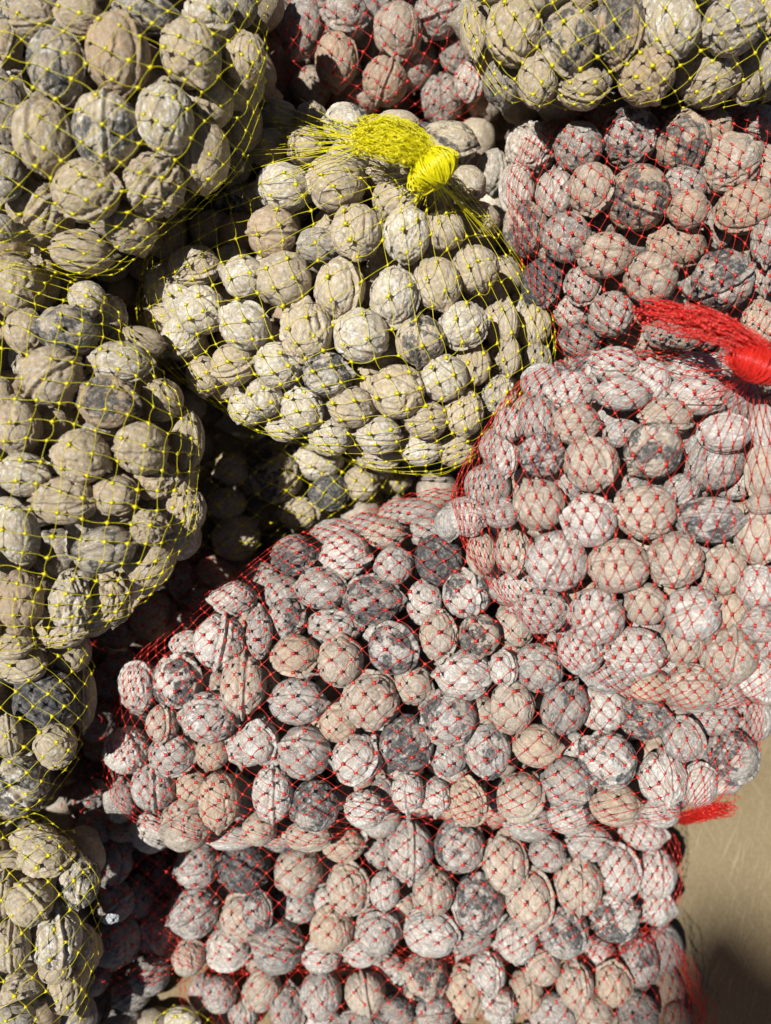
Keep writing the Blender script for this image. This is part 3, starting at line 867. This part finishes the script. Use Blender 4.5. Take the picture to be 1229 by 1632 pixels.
def net_surface(sk):
    us, vs = [p[0] for p in sk.poly], [p[1] for p in sk.poly]
    u0, v0 = min(us) - 20, min(vs) - 20
    nu, nv = int((max(us) - u0 + 25) / GRID), int((max(vs) - v0 + 25) / GRID)
    U, V = np.meshgrid(u0 + GRID * np.arange(nu), v0 + GRID * np.arange(nv))
    q = sk.rho(U, V)
    dome = sk.dome(U, V)
    obst = np.full(U.shape, 9.0)
    for n in nuts:
        if n['sack'] != sk.key or n['layer'] > 3:
            continue
        x, y = U - n['u'], V - n['v']
        if n['rot']:
            c, s = math.cos(math.radians(n['rot'])), math.sin(math.radians(n['rot']))
            x, y = x * c + y * s, -x * s + y * c
        e = (x / n['a']) ** 2 + (y / n['b']) ** 2
        z = n['d'] - n['r'] * np.sqrt(np.clip(1 - e / 1.10, 0, 1)) * 1.03 - .0016
        obst = np.where(e < 1.08, np.minimum(obst, z), obst)
    Z = np.minimum(dome + .012, obst)
    out = q >= 1
    fix = np.where(out, sk.d0 + sk.drop, Z)
    Z = fix.copy()
    for _ in range(220):
        A = np.pad(Z, 1, mode='edge')
        av = (A[:-2, 1:-1] + A[2:, 1:-1] + A[1:-1, :-2] + A[1:-1, 2:]) / 4
        Z = np.minimum(av, obst)
        Z = np.where(out, np.minimum(sk.d0 + sk.drop, obst), Z)
    return u0, v0, Z


def sample(surf, u, v):
    u0, v0, Z = surf
    x = np.clip((u - u0) / GRID, 0, Z.shape[1] - 1.001)
    y = np.clip((v - v0) / GRID, 0, Z.shape[0] - 1.001)
    i, j = x.astype(int), y.astype(int)
    fx, fy = x - i, y - j
    return (Z[j, i] * (1 - fx) + Z[j, i + 1] * fx) * (1 - fy) + (Z[j + 1, i] * (1 - fx) + Z[j + 1, i + 1] * fx) * fy


# places where a net is drawn together: (u, v, reach, strength, depth)
NECK = {'E': [(688, 272, 300, .95, .548)], 'H': [(1212, 578, 280, .9, .520)], 'I': [(1095, 1300, 150, .8, .66)],
        'F': [(-60, 415, 200, .6, .52)], 'A': [(-40, 420, 170, .5, .52)]}


def build_net(key):
    sk = S[key]
    surf = net_surface(sk)
    fronts[key] = surf
    a, b = np.array(sk.a, float) * .92, np.array(sk.b, float) * .92
    Rm = sk.R.max() * 2.1
    n = int(Rm / min(np.linalg.norm(a), np.linalg.norm(b))) + 2
    TMAX = {'E': 1.62, 'H': 1.52, 'I': 1.46, 'J': 1.5, 'K': 1.46}.get(key, 1.48 if sk.colr == 'y' else 1.40)
    SUB = 5
    seed = rng.uniform(0, 100, 3)

    def wrap(u, v):
        """lattice plane -> seen place and depth of the net there"""
        x, y = u - sk.c[0], v - sk.c[1]
        rr = np.hypot(x, y) + 1e-9
        R = np.interp(np.arctan2(y, x), sk.tt, sk.R)
        t = rr / R * 1.08
        k = np.sin(np.minimum(t, math.pi)) / (t / 1.08)
        uu, vv = sk.c[0] + x * k, sk.c[1] + y * k
        back = sk.d0 + sk.drop * (1 - 1.2 * np.cos(np.minimum(t, 3)))
        lift = np.zeros_like(uu)
        dn = np.zeros_like(uu)
        for (nx, ny, reach, st, dd) in NECK.get(key, []):
            ddx, ddy = uu - nx, vv - ny
            p = np.hypot(ddx, ddy) + 1e-9
            w = np.clip(p / reach, 0, 1)
            g = w ** (st * (1 - w) ** .6 * 1.6)
            uu, vv = nx + ddx * g, ny + ddy * g
            w2 = np.clip(1 - p * g / (reach * .42), 0, 1) ** 1.6
            lift = np.maximum(lift, w2)
            dn = np.where(w2 > 0, dd, dn)
        z = sample(surf, uu, vv)
        z = np.where(t > math.pi / 2, np.maximum(back, sk.d0 + sk.drop), z)
        zl = z * (1 - lift) + dn * lift
        z = np.where(lift > 0, np.minimum(z, zl), z)
        return uu, vv, z, t
    I, J = np.meshgrid(np.arange(-n, n + 1), np.arange(-n, n + 1), indexing='ij')
    I, J = I.ravel().astype(float), J.ravel().astype(float)

    def lat(i, j):
        u = sk.c[0] + i * a[0] + j * b[0]
        v = sk.c[1] + i * a[1] + j * b[1]
        q = np.stack([u / 150, v / 150, np.zeros_like(u)], 1) + seed
        q2 = np.stack([u / 42, v / 42, np.zeros_like(u)], 1) + seed + 33
        pitch = np.linalg.norm(a)
        u = u + noise3(q) * pitch * .55 + noise3(q2) * pitch * .13
        v = v + noise3(q + 9) * pitch * .55 + noise3(q2 + 9) * pitch * .13
        return u, v
    tb = Tubes()
    rs = .00017 if sk.colr == 'r' else .00019
    prof = rs * np.array([2.1, 1.15, .9, .9, 1.15, 2.1])
    u, v = lat(I, J)
    ku, kv, kz, kt = wrap(u, v)
    near = (ku > -90) & (ku < 1330) & (kv > -90) & (kv < 1720)
    okk = (kt < TMAX) & near
    for (di, dj) in ((1, 0), (0, 1)):
        u1, v1 = lat(I + di, J + dj)
        _, _, _, t1 = wrap(u1, v1)
        ok = (kt < TMAX) & (t1 < TMAX) & near
        ts = np.linspace(0, 1, SUB + 1)
        uu = u[ok][:, None] * (1 - ts) + u1[ok][:, None] * ts
        vv = v[ok][:, None] * (1 - ts) + v1[ok][:, None] * ts
        # slack: each strand bows a little to one side
        bow = rng.normal(0, .07, ok.sum())[:, None] * np.sin(math.pi * ts)
        ex, ey = (u1 - u)[ok][:, None], (v1 - v)[ok][:, None]
        uu, vv = uu - ey * bow, vv + ex * bow
        pu, pv, pz, _ = wrap(uu.ravel(), vv.ravel())
        W = P(pu, pv, pz - .0006).reshape(-1, SUB + 1, 3)
        tb.add(W, prof, 4, .75)
    root = bpy.data.objects.new('net_sack', tb.mesh('net_sack', MAT_RED if sk.colr == 'r' else MAT_YEL))
    # knots
    eps = .12
    i, j = I[okk], J[okk]
    c0 = P(ku[okk], kv[okk], kz[okk] - .0008)

    def at(i, j):
        x, y = lat(i, j)
        p, q, z, _ = wrap(x, y)
        return P(p, q, z - .0008)
    d1 = at(i + eps, j) - c0
    d2 = at(i, j + eps) - c0
    l1, l2 = np.linalg.norm(d1, axis=1, keepdims=True), np.linalg.norm(d2, axis=1, keepdims=True)
    d1 /= l1 + 1e-9
    d2 /= l2 + 1e-9
    size = (.00155 if sk.colr == 'r' else .0018) * rng.uniform(.8, 1.2, len(i)) * np.clip(np.minimum(l1, l2)[:, 0] / .0009, .55, 1)
    km = knots_mesh('net_knot', c0, d1, d2, size, MAT_RED_K if sk.colr == 'r' else MAT_YEL_K)
    k = bpy.data.objects.new('net_knot', km)
    k['kind'] = 'stuff'
    k.parent = root
    col.objects.link(root)
    col.objects.link(k)
    return root


MAT_YEL_K = net_material('yellow_knot', (.80, .70, .012), .2, .06)
MAT_RED_K = net_material('red_knot', (.76, .055, .038), .2, .10)
NETLAB = {
 'A': 'yellow net sack of large walnuts, top left corner, nearest the lens',
 'B': 'red net sack of walnuts at the top between two yellow sacks',
 'C': 'yellow net sack of large walnuts in the top right corner',
 'D': 'red net sack at upper right, behind the long red tail',
 'E': 'yellow net sack in the centre, tied with a bright yellow knot',
 'F': 'yellow net sack bulging from the left edge, beside the knotted yellow sack',
 'G': 'yellow net sack half in shade beneath the knotted yellow sack',
 'H': 'red net sack at right, tied with a red knot and long tail',
 'I': 'widest red net sack, lying below the red knotted sack',
 'J': 'red net sack under the widest red sack, second from the bottom',
 'K': 'lowest red net sack, cut by the bottom edge beside the tan board',
 'L': 'yellow net sack at the left edge holding a blue-black walnut',
 'M': 'yellow net sack at the bottom left corner',
 'N': 'red net sack in deep shade between yellow and red sacks',
 'O': 'small glimpse of yellow net sack in the dark bottom gap'}
NET = {}
for key in ORDER:
    r = build_net(key)
    r['label'] = NETLAB[key]
    r['category'] = 'net bag'
    r['group'] = 'net sacks piled up'
    NET[key] = r


# ---- gathered necks, wound knots and frayed tails
def bundle(tb, path, width, depthw, count, rad, wig=.25, lo=(0, .15), hi=(.8, 1.0), pts=26, loops=.0):
    """strands running along path (u, v, d) points; width in pixels at each path point"""
    path = np.array(path, float)
    s0 = np.linspace(0, 1, len(path))
    width = np.array(width, float)
    for _ in range(count):
        a, b = rng.uniform(*lo), rng.uniform(*hi)
        t = np.linspace(a, b, pts)
        c = np.stack([np.interp(t, s0, path[:, k]) for k in range(3)], 1)
        w = np.interp(t, s0, width)
        tan = np.gradient(c[:, :2], axis=0)
        tan /= np.linalg.norm(tan, axis=1, keepdims=True) + 1e-9
        nr = np.stack([-tan[:, 1], tan[:, 0]], 1)
        ph = rng.uniform(0, 6.28, 4)
        fr = rng.uniform(1, 4, 2)
        off = np.clip(rng.normal(0, .5), -1.05, 1.05) + wig * np.sin(fr[0] * 6.28 * t + ph[0]) * .8 + wig * .22 * np.sin(fr[1] * 14 * t + ph[1])
        dz = np.clip(rng.normal(0, .5), -1, 1) + wig * np.sin(fr[1] * 6.28 * t + ph[2])
        p = c[:, :2] + nr * (off * w)[:, None]
        W = P(p[:, 0], p[:, 1], c[:, 2] + dz * depthw * w / width.max())
        tb.add(W[None], rad * rng.uniform(.7, 1.3), 4, .6)


def lumps(path, width, depthw, count, size, lo, hi, mat, name, parent):
    path = np.array(path, float)
    s0 = np.linspace(0, 1, len(path))
    t = rng.uniform(lo, hi, count)
    c = np.stack([np.interp(t, s0, path[:, k]) for k in range(3)], 1)
    w = np.interp(t, s0, np.array(width, float))
    c[:, 0] += rng.normal(0, .5, count) * w
    c[:, 1] += rng.normal(0, .5, count) * w
    c[:, 2] += rng.normal(-.3, .5, count) * depthw
    pts = P(c[:, 0], c[:, 1], c[:, 2])
    d1 = rng.normal(size=(count, 3))
    d1 /= np.linalg.norm(d1, axis=1, keepdims=True)
    d2 = np.cross(d1, rng.normal(size=(count, 3)))
    d2 /= np.linalg.norm(d2, axis=1, keepdims=True)
    o = bpy.data.objects.new(name, knots_mesh(name, pts, d1, d2, size * rng.uniform(.7, 1.3, count), mat))
    o['kind'] = 'stuff'
    o.parent = parent
    col.objects.link(o)


def wound(tb, u, v, d, ru, rv, ang, turns, rad, pts=40):
    """a tight knot: many loops of strand wound round a lump"""
    c0 = P(u, v, d)
    s = d / FPX
    ax = RT * math.cos(ang) - UP * math.sin(ang)
    ay = RT * math.sin(ang) + UP * math.cos(ang)
    for _ in range(turns):
        h = rng.uniform(-1, 1)
        rr = math.sqrt(max(0.02, 1 - h * h * .8)) * rng.uniform(.74, 1.12)
        tilt = rng.normal(0, .42)
        a0 = rng.uniform(0, 6.28)
        al = a0 + np.linspace(0, 6.28 * rng.uniform(.6, 1.05), pts)
        x = h * ru + tilt * rv * np.sin(al)
        W = c0 + (s * (x + 1.5 * np.sin(3 * al + a0)))[:, None] * ax + (s * rv * rr * np.cos(al))[:, None] * ay - (s * rv * .9 * rr * np.sin(al))[:, None] * FWD
        tb.add(W[None], rad * rng.uniform(.8, 1.3), 4, .7)


def spokes(tb, u, v, d, key, a0, a1, r0, r1, count, rad):
    """drawn-out strands running from a neck down on to the sack"""
    surf = fronts[key]
    for _ in range(count):
        th = math.radians(rng.uniform(a0, a1))
        L_ = rng.uniform(r0, r1)
        t = np.linspace(0, 1, 14)
        th2 = th + rng.normal(0, .08) * t
        uu, vv = u + L_ * t * np.cos(th2), v + L_ * t * np.sin(th2)
        z = sample(surf, uu, vv) - .0012
        w = (1 - t) ** 1.5
        z = np.minimum(z, z * (1 - w) + d * w)
        tb.add(P(uu, vv, z)[None], rad, 4, .7)


def part(tb, name, mat, parent):
    o = bpy.data.objects.new(name, tb.mesh(name, mat))
    o.parent = parent
    col.objects.link(o)
    return o


# yellow tie of the sack in the centre
tb = Tubes()
wound(tb, 690, 270, .536, 24, 27, math.radians(-35), 300, .00042)
part(tb, 'tie_knot', MAT_YEL_T, NET['E'])
tb = Tubes()
pathE = [(690, 268, .538), (668, 240, .533), (640, 226, .530), (612, 218, .533), (585, 216, .538), (560, 214, .545)]
wE = [20, 26, 30, 30, 26, 30]
bundle(tb, pathE, wE, .010, 420, .00022, .20, (0, .25), (.6, 1.0), 30)
part(tb, 'gathered_tail', MAT_YEL_T, NET['E'])
lumps(pathE, wE, .010, 110, .0015, .3, 1.0, MAT_YEL_K, 'tail_knot', NET['E'])
tb = Tubes()
spokes(tb, 690, 282, .545, 'E', 20, 150, 30, 80, 20, .00020)
spokes(tb, 690, 282, .545, 'E', 41, 49, 70, 150, 12, .00024)
spokes(tb, 600, 225, .540, 'E', 150, 205, 60, 240, 34, .00020)
part(tb, 'drawn_strand', MAT_YEL_T, NET['E'])
# red tie of the sack at right
tb = Tubes()
wound(tb, 1212, 582, .498, 36, 27, math.radians(20), 240, .00045)
part(tb, 'tie_knot', MAT_RED_T, NET['H'])
tb = Tubes()
pathH = [(1235, 585, .500), (1205, 558, .497), (1160, 530, .500), (1110, 514, .508), (1060, 502, .518), (1010, 490, .528)]
wH = [16, 20, 22, 24, 24, 26]
bundle(tb, pathH, wH, .008, 160, .00024, .18, (0, .2), (.5, 1.0), 30)
part(tb, 'gathered_tail', MAT_RED_T, NET['H'])
lumps(pathH, wH, .008, 150, .0014, .3, 1.0, MAT_RED_K, 'tail_knot', NET['H'])
tb = Tubes()
spokes(tb, 1212, 592, .505, 'H', 130, 195, 40, 130, 22, .00018)
part(tb, 'drawn_strand', MAT_RED_T, NET['H'])
# frayed red end of the wide sack, lying on the board
tb = Tubes()
pathI = [(1070, 1306, .675), (1092, 1304, .690), (1115, 1298, .700), (1140, 1290, .705), (1168, 1284, .708)]
wI = [6, 9, 10, 13, 16]
bundle(tb, pathI, wI, .006, 130, .00032, .3, (0, .2), (.6, 1.0), 20)
part(tb, 'frayed_end', MAT_RED_T, NET['I'])
lumps(pathI, wI, .006, 70, .0014, .5, 1.0, MAT_RED_K, 'end_knot', NET['I'])
# slack folds of red net hanging off the right side of the lowest sacks
tb = Tubes()
bundle(tb, [(1075, 1500, .69), (1098, 1560, .70), (1114, 1610, .705), (1125, 1660, .71)], [10, 14, 18, 20], .008, 14, .00022, .5, (0, .3), (.7, 1), 24)
part(tb, 'slack_fold', MAT_RED_T, NET['K'])

# ------------------------------------------------------------------ ground: the tan board the sacks lie on
gx = np.concatenate([np.linspace(-1.6, .15, 24), np.linspace(.17, .55, 90), np.linspace(.6, 1.6, 14)])
gy = np.concatenate([np.linspace(-1.6, -.40, 14), np.linspace(-.38, .10, 90), np.linspace(.15, 1.8, 20)])
X, Y = np.meshgrid(gx, gy)
p0 = P(1105, 1470, .755)
p1 = P(1229, 1555, .755)
dv = (p1 - p0)[:2]
dv /= np.linalg.norm(dv)
nv_ = np.array([-dv[1], dv[0]])
if nv_[1] > 0:
    nv_ = -nv_
sd = (X - p0[0]) * nv_[0] + (Y - p0[1]) * nv_[1]
Zg = np.zeros_like(X)
V = np.stack([X.ravel(), Y.ravel(), Zg.ravel()], 1)
w_, h_ = len(gx), len(gy)
idx = np.arange(w_ * h_).reshape(h_, w_)
F = np.stack([idx[:-1, :-1], idx[:-1, 1:], idx[1:, 1:], idx[1:, :-1]], -1).reshape(-1, 4)
g = bpy.data.objects.new('ground', mesh_from('ground', V, F, MAT_BOARD))
g['kind'] = 'structure'
g['label'] = 'tan fibre board with scratches under the sacks'
col.objects.link(g)

# added unseen sheet high to the left, outlined to shade the board softly
t_ = 8.0
shade_pts = np.array([P(u, v, .735) for u, v in [(1000, 1720), (1040, 1570), (1075, 1500), (1115, 1466), (1160, 1462), (1200, 1490), (1240, 1530), (1320, 1570), (1420, 1900), (1000, 1900)]]) - LD * t_
nA = len(shade_pts)
V = np.concatenate([shade_pts, shade_pts + np.array([0, 0, .004])])
bm = bmesh.new()
bv = [bm.verts.new(v) for v in V]
bm.faces.new(bv[:nA][::-1])
bm.faces.new(bv[nA:])
for i in range(nA):
    bm.faces.new((bv[i], bv[(i + 1) % nA], bv[nA + (i + 1) % nA], bv[nA + i]))
bmesh.ops.recalc_face_normals(bm, faces=bm.faces)
me = bpy.data.meshes.new('added_shade_sheet')
bm.to_mesh(me)
bm.free()
m, N, L = new_mat('shade_sheet_material')
bs = N.new('ShaderNodeMixShader')
bs.inputs[0].default_value = .22
df = N.new('ShaderNodeBsdfDiffuse')
df.inputs['Color'].default_value = (.5, .42, .3, 1)
tp = N.new('ShaderNodeBsdfTransparent')          # lets a little warm sun through the added sheet
tp.inputs['Color'].default_value = (1, .82, .66, 1)
L.new(df.outputs[0], bs.inputs[1])
L.new(tp.outputs[0], bs.inputs[2])
o_ = N.new('ShaderNodeOutputMaterial')
L.new(bs.outputs[0], o_.inputs['Surface'])
me.materials.append(m)
shade_o = bpy.data.objects.new('added_shade_sheet', me)
shade_o['label'] = 'added unseen sheet overhead shading the tan board'
shade_o['category'] = 'added_shade_sheet'
col.objects.link(shade_o)

# pale scrap caught in the dark gap at lower left
bm = bmesh.new()
bmesh.ops.create_icosphere(bm, subdivisions=3, radius=1)
vv = np.array([x.co[:] for x in bm.verts])
dd_ = 1 + .35 * noise3(vv * 2.1 + 60) + .25 * np.abs(noise3(vv * 4 + 10))
for x, q in zip(bm.verts, vv * dd_[:, None] * np.array([.0058, .0036, .0022])):
    x.co = q
me = bpy.data.meshes.new('scrap')
bm.to_mesh(me)
bm.free()
m, N, L = new_mat('pale_scrap')
bs = N.new('ShaderNodeBsdfPrincipled')
bs.inputs['Base Color'].default_value = (.36, .39, .41, 1)
bs.inputs['Roughness'].default_value = .6
o_ = N.new('ShaderNodeOutputMaterial')
L.new(bs.outputs[0], o_.inputs['Surface'])
me.materials.append(m)
so = bpy.data.objects.new('scrap', me)
so.matrix_world = Matrix.Translation(Vector(P(176, 1464, .618))) @ M.to_3x3().to_4x4()
so['label'] = 'small pale crumpled scrap in the dark gap at lower left'
so['category'] = 'scrap'
col.objects.link(so)
